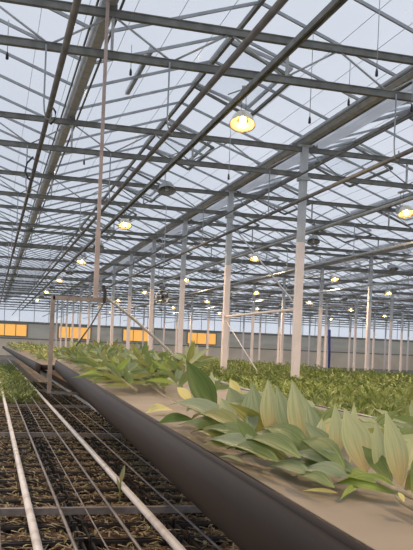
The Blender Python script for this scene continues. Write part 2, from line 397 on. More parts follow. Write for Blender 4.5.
# folded screen cloth along the first post row, and screen wires
w = MB()
for i in range(40):
    X = X0 + .4 + i * .5
    if any(abs((X - 1.17) % GS - q) < .15 for q in (0, GS)): continue
    w.bar((X, 3.2, ZT + .06), (X, 60, ZT + .06), .005, .005)
tag(w.build('screen_wires', 'wire'), 'fine parallel screen wires stretched along under the glass roof', 'wires', None, 'stuff')
for X, lab in ((5.64, 'folded white screen cloth bundled along the gutter of the nearest posts'), (13.98, 'folded white screen cloth bundled along the gutter of the second post row')):
    zz = MB(); prof_ = [(-.14, .02), (-.10, -.05), (-.06, .03), (-.02, -.06), (.03, .03), (.07, -.05), (.11, .03), (.14, -.02)]
    ys = [3.0 + i * 1.0 for i in range(62)]
    zz.prof([(X + rnd.uniform(-.01, .01), y, ZT + .11 + (.015 if int(y) % 2 else 0)) for y in ys], prof_, closed=False, smooth=True)
    tag(zz.build('folded_screen', 'screen'), lab, 'screen cloth')

# roof vents
def vent(side):
    r = empty('vent_window'); L = 2.1; up = .13; s = side
    a0, a1 = (0, 0, .02), (s * 1.05, 0, -.40 + up); b0, b1 = (0, L, .02), (s * 1.05, L, -.40 + up)
    MB().bar(a0, a1, .045, .045).bar(b0, b1, .045, .045).bar(a1, b1, .05, .05).bar(a0, b0, .04, .04).bar((s * .0, L / 2, .02), (s * 1.05, L / 2, -.40 + up), .025, .03).build('sash', 'galv_dark' if s > 0 else 'alu', r)
    MB().add([a0, a1, b1, b0], [(0, 1, 2, 3)]).build('pane', 'glass', r)
    MB().bar((s * 1.08, -.02, -.44), (s * 1.08, L + .02, -.44), .05, .05).bar((0.03 * s, -.02, -.02), (s * 1.08, -.02, -.44), .045, .045).bar((0.03 * s, L + .02, -.02), (s * 1.08, L + .02, -.44), .045, .045).build('frame', 'galv_dark' if s > 0 else 'alu', r)
    MB().tube([(s * .9, L / 2, -.33 + up), (s * .35, L / 2, -.45)], .012, 6).build('push_rod', 'galv', r)
    return r
vr, vl = cache(vent(1)), cache(vent(-1)); f = {1: True, -1: True}
for j in range(4):
    for k in range(9):
        for s, y in ((1, 6.8 + 4.5 * k), (-1, 10.95 + 4.5 * k)):
            if s == -1 and j == 0: continue
            X = 3.255 + GS * j; pr = proj((X, y + 2, ZR))
            if pr is None or pr[0] > 425 or pr[1] < -30: continue
            loc = (X, y, ZR + .02); tr = vr if s == 1 else vl
            if f[s]: o = tr[0]; o.location = loc; f[s] = False
            else: o = dup(tr, loc)
            if j == 0 and k < 4: lab = 'tilted open glass roof vent %s of the ridge above the lamps, %s' % ('right' if s == 1 else 'left', ORD[k]); grp = 'near roof vents'
            else: lab = 'tilted open glass roof vent far back in the glass roof'; grp = 'distant roof vents'
            tag(o, lab, 'vent', grp)
for tr, s in ((vr, 1), (vl, -1)):
    if f[s]:
        for c in tr[1]: bpy.data.objects.remove(c[0])
        bpy.data.objects.remove(tr[0])

o = tag(MB().bar((2.05, 11.0, ZG + .42), (2.05, 13.1, ZG + .42), .07, .05).build('vent_rail', 'alu'), 'pale vent rail under the roof slope right of the hanging tan tube', 'rail')
# ------------------------------------------------------------------ lamps
def lamp(lit):
    r = empty('grow_lamp')
    MB().box(-.05, .05, -.02, .22, .02, .14).box(-.03, .03, .22, .25, .05, .10).build('housing', 'lampbody', r)
    hood = MB(); N = 14
    pr = [(.05, .10), (.09, .085), (.13, .03), (.16, -.06), (.165, -.07), (.155, -.065), (.125, .02), (.085, .07), (.0, .08)]
    hood.lathe((0, -.08, 0), pr, 16); hood.build('reflector', 'reflector' if lit else 'lampbody', r).rotation_euler = (-.38, 0, 0)
    b = MB().lathe((0, -.08, -.01), [(.0, .055), (.022, .05), (.035, .02), (.035, -.04), (.02, -.065), (0, -.07)], 10).build('bulb', 'bulb' if lit else 'wire', r); b.rotation_euler = (-.38, 0, 0)
    MB().tube([(-.03, .0, .14), (-.02, 0, .44)], .004, 5).build('suspension_wire', 'cable', r)
    MB().tube([(.03, .18, .14), (.02, .18, .44)], .004, 5).build('suspension_wire', 'cable', r)
    MB().box(-.025, .025, -.09, .22, .43, .46).build('mounting_bar', 'galv', r)
    return r
lt, un = cache(lamp(True)), cache(lamp(False)); ft = {1: True, 0: True}
lit_spots = []
def put_lamp(X, Y, lit, lab, grp, dz=0):
    tr = lt if lit else un
    if ft[lit]: o = tr[0]; ft[lit] = False; o.location = (X, Y, CH + 2.86 + dz)
    else: o = dup(tr, (X, Y, CH + 2.86 + dz))
    o.rotation_euler[2] = rnd.uniform(-.5, .1)
    tag(o, lab, 'lamp', grp)
    if lit: lit_spots.append((X, Y))
for j, X in enumerate((2.96, 7.8, 12.5, 17.25, 22.0, 26.75)):
    kl = ku = 0
    for k in range(15):
        Y = 9.42 + 4.5 * k
        lit = (k + j) % 2 == 0
        pr = proj((X, Y, CH + 2.9))
        if pr is None or pr[0] > 418: continue
        if Y > 62: continue
        near = j < 3 and (kl if lit else ku) < 3
        row = ['first lamp row over the belt', 'second lamp row, right of the nearest posts', 'third lamp row at the right edge'][j] if j < 3 else ''
        if lit: lab = ('lit orange grow lamp in the %s, %s' % (row, ORD[kl])) if near else 'lit warm grow lamp hanging deep in the far bays'; kl += 1
        else: lab = ('unlit grey grow lamp in the %s, %s' % (row, ORD[ku])) if near else 'unlit grey grow lamp hanging deep in the far bays'; ku += 1
        put_lamp(X, Y, 1 if lit else 0, lab, ('lit' if lit else 'unlit') + (' near' if near else ' distant') + ' grow lamps')

# circulation fan
r = empty('circulation_fan', at(162.5, 297, 17.5)); r.scale = (.75, .75, .75)
ring = [(.20 * math.cos(a * PI / 10), 0, .20 * math.sin(a * PI / 10)) for a in range(21)]
MB().lathe((0, -.08, 0), [(.185, 0), (.205, 0), (.205, .16), (.185, .16), (.185, 0)], 20, axis='y').build('shroud', 'galv', r)
MB().lathe((0, -.05, 0), [(0, 0), (.045, .01), (.045, .11), (0, .12)], 12, axis='y').build('motor', 'black', r)
for k in range(4):
    a = k * PI / 2 + .4; c, s = math.cos(a), math.sin(a)
    b = MB(); b.add([(c * .04 - s * .02, -.02, s * .04 + c * .02), (c * .04 + s * .03, .03, s * .04 - c * .03), (c * .175 + s * .07, .03, s * .175 - c * .07), (c * .175 - s * .05, -.03, s * .175 + c * .05)], [(0, 1, 2, 3)])
    o = b.build('blade', 'pipe_dark', r); md = o.modifiers.new('s', 'SOLIDIFY'); md.thickness = .006
MB().tube([(0, 0, .2), (0, 0, (4.58 - r.location.z) / .75)], .01, 6).build('hanging_rod', 'wire', r)
tag(r, 'round circulation fan with dark blades hanging among the left posts', 'fan')

# pull cords with plugs
def cord(x, ytop, ybot, d, lab, mt='cable'):
    p = at(x, ybot, d); top = at(x, ytop, d).z; top = min(top, ZR - .1)
    r = empty('pull_cord', p)
    MB().tube([(0, 0, .06), (.0, 0, top - p.z)], .005, 5).build('cord', 'wire', r)
    MB().lathe((0, 0, 0), [(.0, 0), (.018, .01), (.016, .06), (.008, .09), (0, .1)], 8).build('plug', mt, r)
    tag(r, lab, 'cord')
cord(376.5, -30, 77, 8.6, 'grey pull cord with black plug at top right, before the vent')
cord(309.5, 30, 124, 9.5, 'thin cord with black plug hanging left of the top of the nearest post')
cord(348.5, 60, 106, 10.0, 'short cord with dark plug right of the nearest post top')
cord(228.5, 120, 180, 11.5, 'whitish cord with small dark plug just under the brightest lamp')
cord(7.0, 20, 60, 8.8, 'thin cord with dark plug at the top left edge')
cord(130.5, 45, 76, 9.8, 'short cord with dark plug hanging right of the tan tube')
cord(411.5, 80, 112, 9.5, 'short cord with dark plug at the right edge of the roof')
cord(84.0, 150, 165, 14., 'tiny dark plug on a cord left of the tan tube')
# cable loops on the leftmost pipe
o = MB().tube([at(53, 108, 8.95), at(55.5, 112, 8.9), at(55, 119, 8.9), at(51, 124, 8.9), at(48, 121, 8.95)], .012, 6).build('cable_loop', 'cable'); tag(o, 'dark cable loop on the leftmost roof pipe, upper one', 'cable')
o = MB().tube([at(33, 157, 11.2), at(27, 163, 11.1), at(25, 171, 11.1), at(28, 178, 11.1), at(31, 180, 11.2)], .014, 6).build('cable_loop', 'cable'); tag(o, 'dark cable loop on the leftmost roof pipe, lower one', 'cable')

# ------------------------------------------------------------------ conveyors
BA = math.radians(2.35); XL, XR, ZBELT = .506, 1.596, CH - .29
def conveyor(loc, rz, xl, xr, y0, y1, z, lab):
    r = empty('belt_conveyor', loc, rz)
    MB().box(xl + .008, xr - .008, y0 + .05, y1 - .05, z - .012, z).build('belt', 'belt', r)
    for s, x in ((-1, xl), (1, xr)):
        pf = [(0, .004), (s * -.010, .004), (s * -.014, -.004), (s * -.002, -.02), (s * .010, -.05), (s * .014, -.09), (s * .010, -.14), (s * -.002, -.172), (s * -.010, -.172), (s * .0, -.14), (s * .002, -.085), (s * .0, -.05), (s * -.008, -.02)]
        n = 24; pts = []
        for i in range(n + 1):
            pts.append((x, y0 + (y1 - y0) * i / n, z))
        MB().prof(pts, [(a + 0, b) for a, b in pf], smooth=True).build('side_apron', 'rubber', r)
    for x in (xl + .13, xr - .13):
        MB().box(x - .02, x + .02, y0 + .1, y1 - .1, z - .23, z - .14).build('frame_rail', 'galv_dark', r)
    cross = int((y1 - y0) / 1.5)
    for i in range(min(cross, 12)):
        y = y0 + .4 + i * 1.5
        MB().tube([(xl + .02, y, z - .06), (xr - .02, y, z - .06)], .035, 10).build('roller', 'galv_dark', r)
        
    for y in (y0 + .05, y1 - .05):
        MB().tube([(xl + .015, y, z - .045), (xr - .015, y, z - .045)], .044, 14).build('end_roller', 'rubber', r)
    tag(r, lab, 'conveyor')
    return r
conveyor((0, 0, 0), -BA, XL, XR, -.8, 13.0, ZBELT, 'long tan belt conveyor with dark rubber side crossing the foreground')
conveyor((0, 0, 0), 0, .84, 1.95, 13.6, 58, CH - .385, 'far tan belt conveyor continuing behind the near one')
def belt_pt(xl, y, dz=0):   # point on the near belt in its own axes
    return Vector((xl * math.cos(BA) + y * math.sin(BA), -xl * math.sin(BA) + y * math.cos(BA), ZBELT + dz))

# hanging frame with tan tube
P = lambda x, y, d=8.45: at(x, y, d)
r = empty('hanging_frame', P(49, 392)); L0 = r.location.copy()
tl, tr_, bl = P(53.5, 297.5), P(106, 302), P(48.5, 392)
tl.y = tr_.y = bl.y = tl.y; tl.x = (tl.x + bl.x) / 2; bl.x = tl.x; tr_.z = tl.z
bl.z = ZBELT - .255
Rr = lambda p: p - L0
MB().bar(Rr(bl), Rr(tl + Vector((0, 0, .02))), .045, .045, (0, 1, 0)).build('upright', 'frame', r)
MB().bar(Rr(tl), Rr(tr_ + Vector((.03, 0, 0))), .045, .045).build('top_bar', 'frame', r)
MB().bar(Rr(bl + Vector((-.022, 0, .0))), Rr(bl + Vector((1.45, 0, .0))), .03, .03).build('support_arm', 'pipe_dark', r)
hx = P(97.2, 292).x; top = Vector((hx, tl.y, ZG + .02))
MB().bar(Rr(Vector((hx, tl.y, tl.z + .02))), Rr(top), .036, .036, (0, 1, 0)).build('hanging_tube', 'hang', r)
MB().bar(Rr(Vector((hx, tl.y, tl.z + .02))), Rr(Vector((hx, tl.y, CH + 1.25))), .05, .05, (0, 1, 0)).build('tube_sleeve', 'hang', r)
MB().bar(Rr(Vector((hx + .02, tl.y + .0, ZG - .05))), Rr(Vector((1.13, tl.y + .0, ZG - .05))), .05, .03).build('clamp', 'galv_dark', r)
rod = MB().tube([Rr(P(104, 303)), Rr(P(91, 325)), Rr(P(76, 346))], .009, 6).build('hanging_lever', 'pipe_dark', r)
MB().prof([Rr(P(104, 303)), Rr(P(105, 292)), Rr(P(103, 285.5))], [(-.03, -.015), (.03, -.015), (.03, .015), (-.03, .015)], (1, 0, 0)).build('handle', 'black', r)
tag(r, 'brown steel bracket frame on a long tan tube, holding the belt', 'hanging frame')
# hose / guide rail from the frame along the right side of the belt
pts = [P(106, 297, 8.45), P(130, 316, 8.5), P(155, 338, 8.55), P(180, 361.5, 8.5)]
rail = [Vector((2.09, 8.1, CH - .235)), Vector((2.09, 7.3, CH - .29)), Vector((2.09, 6.2, CH - .335)), Vector((2.09, 5.0, CH - .352)), Vector((2.09, 3.4, CH - .355)), Vector((2.09, 1.0, CH - .355)), Vector((2.09, 0, CH - .355))]
def smooth(ps, n=5):
    out = []
    for i in range(len(ps) - 1):
        a, b, c, d = ps[max(i - 1, 0)], ps[i], ps[i + 1], ps[min(i + 2, len(ps) - 1)]
        for k in range(n):
            t = k / n; out.append(.5 * ((2 * b) + (c - a) * t + (2 * a - 5 * b + 4 * c - d) * t * t + (3 * b - a - 3 * c + d) * t ** 3))
    return out + [ps[-1]]
r = empty('grey_hose', (2.09, 0, 0)); off = Vector((2.09, 0, 0))
MB().tube([p - off for p in smooth(pts + rail)], .016, 8).build('tube', 'hose', r)
for y in (.6, 2.6, 4.6, 6.6): MB().tube([(0, y, 0), (0, y, CH - .34 if y > 6 else CH - .365)], .012, 6).build('stake', 'galv_dark', r)
tag(r, 'long grey hose drooping from the hanging frame and running along the belt', 'hose')

# ------------------------------------------------------------------ empty crates, pipes and bars on the left
def crate(seed):
    rr = random.Random(seed); r = empty('bulb_crate'); W, D, H = .575, .385, .20
    b = MB(); x, y = W / 2, D / 2
    for z in (.004, .10, H - .012):
        for (xa, xb, ya, yb) in ((-x, x, -y, -y + .012), (-x, x, y - .012, y), (-x, -x + .012, -y, y), (x - .012, x, -y, y)):
            b.box(xa, xb, ya, yb, z, z + (.02 if z > .15 else .012))
    for i in range(12):
        xx = -x + .02 + i * (W - .04) / 11
        for yy in (-y, y - .008): b.box(xx - .004, xx + .004, yy, yy + .008, 0, H)
    for i in range(8):
        yy = -y + .02 + i * (D - .04) / 7
        for xx in (-x, x - .008): b.box(xx, xx + .008, yy - .004, yy + .004, 0, H)
    for sx in (-1, 1):
        for sy_ in (-1, 1): b.box(sx * x - (.03 if sx > 0 else 0), sx * x + (.03 if sx < 0 else 0), sy_ * y - (.03 if sy_ > 0 else 0), sy_ * y + (.03 if sy_ < 0 else 0), 0, H + .03)
    b.build('tray', 'black', r)
    s = MB(); nx, ny = 12, 9; vs = []; fs = []
    for j in range(ny):
        for i in range(nx): vs.append((-x + .015 + (W - .03) * i / (nx - 1), -y + .015 + (D - .03) * j / (ny - 1), .16 + rr.uniform(-.025, .03)))
    for j in range(ny - 1):
        for i in range(nx - 1): a = j * nx + i; fs.append((a, a + 1, a + nx + 1, a + nx))
    s.add(vs, fs); s.box(-x + .014, x - .014, -y + .014, y - .014, .01, .12); s.build('soil', 'soil', r)
    t = MB()
    for i in range(60):
        p = Vector((rr.uniform(-x + .02, x - .02), rr.uniform(-y + .02, y - .02), rr.uniform(.155, .20))); a = rr.uniform(0, 2 * PI); l = rr.uniform(.04, .13)
        t.tube([p, p + Vector((math.cos(a) * l, math.sin(a) * l, rr.uniform(-.005, .03)))], rr.uniform(.002, .0045), 5)
    for i in range(6):
        p = Vector((rr.uniform(-x + .03, x - .03), rr.uniform(-y + .03, y - .03), .13)); t.tube([p, p + Vector((rr.uniform(-.02, .02), rr.uniform(-.02, .02), rr.uniform(.04, .09)))], .005, 5)
    tag(t.build('stem_stubble', 'straw', r), kind='stuff')
    l = MB()
    for i in range(22):
        p = Vector((rr.uniform(-x + .04, x - .04), rr.uniform(-y + .04, y - .04), rr.uniform(.18, .21))); a = rr.uniform(0, 2 * PI); q = rr.uniform(.05, .10)
        l.leaf(p, p + Vector((math.cos(a) * q, math.sin(a) * q, rr.uniform(0, .02))), .022, (0, 0, 1), .1, .5, nl=4)
    tag(l.build('dead_leaves', 'litter', r), kind='stuff')
    return r
cr = [cache(crate(s)) for s in (1, 2, 3, 4)]; uc = [False] * 4
ncr = 0
colsX = [-.32, .30, .92, 1.54]
for i in range(48):
    for j, X in enumerate(colsX):
        y = 3.7 + .42 * i
        pr = proj((X + .3, y + .2, .2))
        if pr is None or pr[1] > 590: continue
        if proj((X + .35, y, .2))[0] < -12: continue
        q = rnd.randrange(4)
        loc = (X + rnd.uniform(-.008, .008), y + rnd.uniform(-.008, .008), 0)
        if not uc[q]: o = cr[q][0]; uc[q] = True; o.location = loc
        else: o = dup(cr[q], loc, rnd.choice((0, PI)))
        tag(o, 'black slatted bulb crate of dark soil and cut stubble in the harvested left bed', 'crate', 'bulb crates of the harvested left bed'); ncr += 1
# ledger bars carrying the pipes
for k, y in enumerate((5.35, 9.8, 14.2, 18.7)):
    o = MB().bar((-.7, y, .262), (1.9, y, .262), .05, .045).build('cross_bar', 'pipe_grey'); 
    tag(o, 'grey cross bar under the white pipes of the left bed, %s to the camera' % ORD[k], 'bar', 'cross bars of the left bed')
def fpipe(name, X, r, m, lab, z=None):
    o = MB().tube([(X, 2.6, z or .285 + r), (X, 8, z or .285 + r), (X, 48, z or .285 + r)], r, 10).build(name, m); tag(o, lab, 'pipe', 'pipes lying along the left bed')
fpipe('heating_pipe', .285, .026, 'pipe_white', 'leftmost white heating pipe lying along the harvested bed')
fpipe('heating_pipe', 1.03, .026, 'pipe_white', 'white heating pipe crossing the harvested bed nearest the belt')
fpipe('heating_pipe', 1.75, .022, 'pipe_white', 'white heating pipe half hidden under the near belt')
for X, r, lab in ((.09, .010, 'thin grey tube at the left edge, left of the leftmost white pipe'), (.487, .011, 'thin grey tube just right of the leftmost white pipe'), (.83, .010, 'thin grey tube just left of the white pipe nearest the belt'), (1.27, .008, 'thin grey tube between the white pipe and the belt'), (.66, .005, 'very thin wire midway between the two white pipes'), (1.48, .006, 'very thin wire in the shadow under the belt')):
    fpipe('growth_tube', X, r, 'pipe_grey', lab)
# wild shoot on the white pipe
p = onz(124, 484, .34); r = empty('lily_shoot', (p.x - .03, p.y, 0.15))
MB().tube([(0, 0, 0), (.0, 0, .15), (.012, 0, .30)], .006, 6).build('stem', 'stem_green', r)
MB().leaf((0, 0, .2), (.03, -.01, .34), .035, (-.2, -1, .2), mi=0).leaf((0, 0, .14), (-.03, 0, .25), .022, (0, -1, 0)).build('leaves', 'lf_streak', r)
tag(r, 'small peach and green lily shoot sticking up by the white pipe', 'shoot')
# young plants far down the left bed
def youngplant(seed):
    rr = random.Random(seed); m = MB()
    for i in range(14):
        a = rr.uniform(0, 2 * PI); z = rr.uniform(.04, .24); l = rr.uniform(.08, .15)
        m.qleaf((0, 0, z), (math.cos(a) * l, math.sin(a) * l, z + rr.uniform(.02, .08)), .035, (-math.sin(a), math.cos(a), 0), rr.random() < .4)
    m.tube([(0, 0, 0), (0, 0, .26)], .005, 5)
    return m
yp = [youngplant(s).build('young_lily_plant', ['crop1', 'crop2']) for s in (5, 6, 7)]; ui = [0, 0, 0]
c = 0
for i in range(60):
    for j in range(7):
        y = 15.2 + i * .33; X = .42 + .145 * j - (.45 if i % 2 else .38)
        if X > 1.0 or c >= 290: continue
        X += rnd.uniform(-.05, .05); q = rnd.randrange(3)
        if proj((X, y, .3))[0] < -3: continue
        if ui[q]: o = yp[q].copy(); COL.objects.link(o)
        else: o = yp[q]; ui[q] = 1
        o.location = (X, y + rnd.uniform(-.1, .1), .14); o.rotation_euler = (0, 0, rnd.uniform(0, 6)); s = rnd.uniform(.8, 1.3); o.scale = (s, s, s)
        tag(o, 'low young green lily plant far down the left bed', 'plant', 'young lily plants far down the left bed'); c += 1

# ------------------------------------------------------------------ the crop on the right
BX0, BX1, CT = 2.34, 11.0, CH - .42
m_ = MB().box(BX0, BX1, 2, 66, 0, .18); tag(m_.build('growing_bed', 'soil'), 'dark soil bed of the lily crop right of the belt', 'bed')
def cropplant(seed):
    rr = random.Random(seed); m = MB()
    for i in range(64):
        a = i * 2.4 + rr.uniform(-.3, .3); t = rr.random() ** .6; z = .22 + .58 * t; l = rr.uniform(.09, .15) * (1.1 - .3 * t)
        m.qleaf((math.cos(a) * .004, math.sin(a) * .004, z), (math.cos(a) * l, math.sin(a) * l, z + rr.uniform(-.01, .10)), rr.uniform(.020, .032), (-math.sin(a), math.cos(a), 0), 1 if rr.random() < .25 + .3 * t else 0)
    for i in range(6):
        a = i * 1.1; m.qleaf((0, 0, .78), (math.cos(a) * .03, math.sin(a) * .03, .86), .02, (-math.sin(a), math.cos(a), 0), 1)
    m.tube([(0, 0, 0), (0, 0, .8)], .006, 5, 0)
    return m
spots = []
for i in range(int(63 / .19)):
    for j in range(int((BX1 - BX0) / .19)):
        y = 3.0 + i * .19; X = BX0 + .1 + j * .19
        pr = proj((X, y, CT))
        if pr is None or pr[0] > 425 or pr[1] > 560: continue
        spots.append((pr[2], X + rnd.uniform(-.06, .06), y + rnd.uniform(-.06, .06)))
spots.sort()
cp = [cropplant(s).build('lily_plant', ['crop1', 'crop2']) for s in range(20, 26)]; up_ = [0] * 6
for d, X, y in spots[:300]:
    q = rnd.randrange(6)
    if up_[q]: o = cp[q].copy(); COL.objects.link(o)
    else: o = cp[q]; up_[q] = 1
    o.location = (X, y, .15); o.rotation_euler = (rnd.uniform(-.08, .08), rnd.uniform(-.08, .08), rnd.uniform(0, 6)); s = rnd.uniform(.90, 1.05); o.scale = (s, s, s * rnd.uniform(.94, 1.04))
    tag(o, 'leafy green lily plant in the near edge of the dense crop', 'plant', 'lily plants at the near edge of the crop')
# remaining crop as one mass (thinned with distance), drawn fast with numpy
rng = np.random.default_rng(3)
S = np.array([(X, y, d) for d, X, y in spots[300:]])
keep = rng.random(len(S)) < np.clip(1.25 - S[:, 2] / 26, .30, 1); S = S[keep]
nl = np.clip((42 - S[:, 2] * .8).astype(int), 14, 36); idx = np.repeat(np.arange(len(S)), nl); n = len(idx)
big = np.clip(S[idx, 2] / 22, 1, 1.8)
a = rng.random(n) * 2 * PI; z = .15 + (.48 + .34 * rng.random(n) ** .7) * rng.uniform(.9, 1.06, len(S))[idx]; l = rng.uniform(.07, .12, n) * big ** .5; wd = rng.uniform(.024, .036, n) * big
b = np.stack([S[idx, 0], S[idx, 1], z], 1); dr = np.stack([np.cos(a) * l, np.sin(a) * l, rng.uniform(-.01, .09, n)], 1); sd = np.stack([-np.sin(a) * wd / 2, np.cos(a) * wd / 2, 0 * a], 1)
tip = b + dr; mid = b + dr * .45 + [0, 0, .012]; V = np.stack([b, mid - sd, tip, mid + sd], 1).reshape(-1, 3)
me = bpy.data.meshes.new('lily_crop'); me.vertices.add(4 * n); me.vertices.foreach_set('co', V.ravel())
me.loops.add(4 * n); me.loops.foreach_set('vertex_index', np.arange(4 * n)); me.polygons.add(n); me.polygons.foreach_set('loop_start', np.arange(0, 4 * n, 4)); me.polygons.foreach_set('loop_total', np.full(n, 4))
me.polygons.foreach_set('material_index', (rng.random(n) < .38).astype(np.int32)); ul = me.uv_layers.new(name='UVMap'); ul.data.foreach_set('uv', np.tile([.5, 0, 0, .5, .5, 1, 1, .5], n))
me.materials.append(M['crop1']); me.materials.append(M['crop2']); me.update(calc_edges=True); me.validate()
o = bpy.data.objects.new('lily_crop', me); COL.objects.link(o); tag(o, 'dense low field of green lilies stretching back under the posts', 'crop', None, 'stuff')

# ------------------------------------------------------------------ cut lilies on the belt
def leaf_px(m, base, tip, w, up=False, mi=0, hb=.03, ht=.03, face=None, bend=.06, cup=.3, twist=0, off=Vector((0, 0, 0)), db=None, peak=.42):
    B = onz(base[0], base[1], ZBELT + hb) if db is None else at(base[0], base[1], db); d = B.y * cy + B.x * sy
    T = at(tip[0], tip[1], d + (.03 if up is True else up if up else 0)) if up is not False else onz(tip[0], tip[1], ZBELT + ht)
    if face is None: face = (-.2, -1, .25) if up is not False else (-.25, -.55, .8)
    m.leaf(B - off, T - off, w * d / F * (1.25 if up is False and w > 10 else .92), face, bend, cup, mi, 9, twist, peak)
def stem_thing(lab, path, r0, leaves):
    P_ = [onz(x, y, ZBELT + h) for x, y, h in path]; off = P_[0].copy(); off.z = ZBELT
    r = empty('cut_lily_stem', off); n = len(P_)
    MB().tube([p - off for p in P_], [r0 * (1 - .45 * i / (n - 1)) for i in range(n)], 8).build('stem', 'stem', r)
    for lf in leaves:
        k = dict(lf[3]) if len(lf) > 3 else {}; mm = k.pop('m', 'lf_green'); m = MB(); leaf_px(m, lf[0], lf[1], lf[2], off=off, **k)
        o = m.build('leaf', mm, r)
        if 'yellow' in mm or mm == 'lf_streak': o['label'] = 'yellow leaf' if 'yellow' in mm else 'yellow streaked leaf'
    tag(r, lab, 'cut lily', 'cut lilies in the foreground heap')
U = True
stem_thing('cut lily stem at the right edge with tall pale upright leaves',
    [(430, 504, .03), (413, 497, .03), (390, 487, .035), (366, 476, .04), (345, 469, .04), (325, 462, .04)], .0065, [
    ((401, 486), (385, 410), 27, dict(up=U, m='lf_streak', twist=.3, cup=.25)),
    ((380, 479), (376, 420), 18, dict(up=U, m='lf_pale', twist=-.4)),
    ((366, 473), (344, 408), 34, dict(up=U, m='lf_streak', twist=.3, cup=.2, peak=.5)),
    ((335, 462), (335, 402), 17, dict(up=U, m='lf_streak', twist=.2)),
    ((350, 462), (354, 402), 13, dict(up=.12, m='lf_pale')),
    ((395, 478), (421, 430), 20, dict(up=.1, m='lf_pale', twist=.4)),
    ((405, 490), (428, 462), 20, dict(up=U, m='lf_olive')),
    ((412, 492), (424, 440), 20, dict(up=.06, m='lf_green')),
    ((357, 474), (288, 453), 19, dict(m='lf_grey', ht=.05, hb=.04)),
    ((340, 478), (281, 461), 23, dict(m='lf_green', ht=.02, hb=.03)),
    ((376, 483), (326, 475), 15, dict(m='lf_bright', ht=.02, hb=.035)),
    ((402, 495), (334, 484), 21, dict(m='lf_bright', ht=.015, hb=.02, bend=.1)),
    ((360, 486), (340, 500), 9, dict(m='lf_bright', ht=.01, hb=.02)),
    ((338, 493), (302, 491), 6, dict(m='lf_yellow', ht=.006, hb=.012)),
    ((338, 460), (304, 422), 20, dict(up=.03, m='lf_grey', twist=.3)),
    ((348, 478), (300, 470), 20, dict(m='lf_grey', ht=.03, hb=.04)),
    ((344, 468), (300, 440), 22, dict(m='lf_green', ht=.07, hb=.05)),
    ((334, 488), (294, 477), 16, dict(m='lf_green', ht=.015, hb=.03)),
    ((388, 486), (352, 480), 15, dict(m='lf_bright', ht=.02, hb=.03)),
    ((392, 482), (362, 446), 20, dict(up=.08, m='lf_green', twist=-.3)),
    ])
stem_thing('cut lily stem lying below the rightmost one, at the frame corner',
    [(432, 518, .02), (413, 508, .02), (402, 502, .02), (396, 496, .025)], .006, [
    ((404, 502), (398, 492), 6, dict(up=U, m='lf_yellow')),
    ((414, 506), (430, 470), 16, dict(up=U, m='lf_green'))])
stem_thing('cut lily stem with grey pointed upright leaves in the middle of the heap',
    [(345, 474, .02), (320, 462, .03), (295, 450, .04), (270, 440, .04), (250, 432, .04)], .006, [
    ((303, 446), (292, 380), 27, dict(up=U, m='lf_streak', twist=-.2)),
    ((318, 450), (306, 400), 20, dict(up=.05, m='lf_grey', twist=.3)),
    ((290, 440), (276, 385), 20, dict(up=U, m='lf_grey', twist=.3)),
    ((270, 436), (268, 379), 22, dict(up=U, m='lf_streak', twist=-.2)),
    ((262, 432), (251, 381), 17, dict(up=.04, m='lf_grey')),
    ((281, 438), (289, 398), 16, dict(up=.1, m='lf_pale')),
    ((245, 424), (250, 390), 14, dict(up=.12, m='lf_grey')),
    ((322, 462), (252, 433), 26, dict(m='lf_grey', ht=.05, hb=.03)),
    ((310, 452), (262, 428), 22, dict(m='lf_green', ht=.07, hb=.05)),
    ((295, 468), (222, 444), 20, dict(m='lf_olive', ht=.02, hb=.02)),
    ((330, 486), (277, 462), 18, dict(m='lf_green', ht=.02, hb=.01)),
    ((270, 434), (229, 403), 19, dict(up=-.05, m='lf_olive', twist=.3)),
    ((316, 455), (322, 418), 14, dict(up=.1, m='lf_pale')),
    ])
stem_thing('cut lily stem with one tall dark upright leaf at the left end of the heap',
    [(255, 444, .03), (235, 430, .035), (215, 420, .04), (190, 408, .04), (165, 396, .03), (148, 384, .03)], .006, [
    ((215, 413), (186, 360), 27, dict(up=.05, m='lf_dark', cup=.3, twist=.1, bend=.04)),
    ((238, 428), (167, 406), 19, dict(m='lf_grey', ht=.05, hb=.04)),
    ((192, 419), (157, 424), 13, dict(m='lf_dark', ht=.015, hb=.03)),
    ((246, 444), (178, 425), 24, dict(m='lf_green', ht=.02, hb=.02)),
    ((243, 452), (190, 433), 17, dict(m='lf_olive', ht=.012, hb=.02)),
    ((240, 416), (229, 387), 20, dict(up=U, m='lf_grey', peak=.5)),
    ((240, 400), (230, 379), 11, dict(up=U, m='lf_yellow', db=3.6, peak=.6)),
    ((234, 426), (221, 398), 19, dict(up=U, m='lf_streak', peak=.5)),
    ((192, 402), (177, 387), 11, dict(up=.1, m='lf_yellow')),
    ((245, 464), (219, 457), 6, dict(m='lf_pale', ht=.006, hb=.01)),
    ((262, 452), (236, 418), 15, dict(up=.1, m='lf_green')),
    ((262, 446), (205, 428), 20, dict(m='lf_green', ht=.05, hb=.04)),
    ((252, 452), (200, 446), 17, dict(m='lf_olive', ht=.01, hb=.03)),
    ((268, 458), (208, 440), 22, dict(m='lf_grey', ht=.03, hb=.03)),
    ((222, 424), (186, 412), 16, dict(m='lf_grey', ht=.03, hb=.04)),
    ((285, 464), (240, 456), 18, dict(m='lf_olive', ht=.012, hb=.03)),
    ((278, 462), (226, 450), 20, dict(m='lf_green', ht=.02, hb=.045)),
    ((252, 440), (190, 421), 20, dict(m='lf_olive', ht=.02, hb=.05)),
    ((312, 476), (264, 467), 17, dict(m='lf_grey', ht=.015, hb=.03)),
    ((300, 458), (244, 441), 22, dict(m='lf_green', ht=.05, hb=.06)),
    ((250, 436), (252, 404), 15, dict(up=.1, m='lf_grey')),
    ])
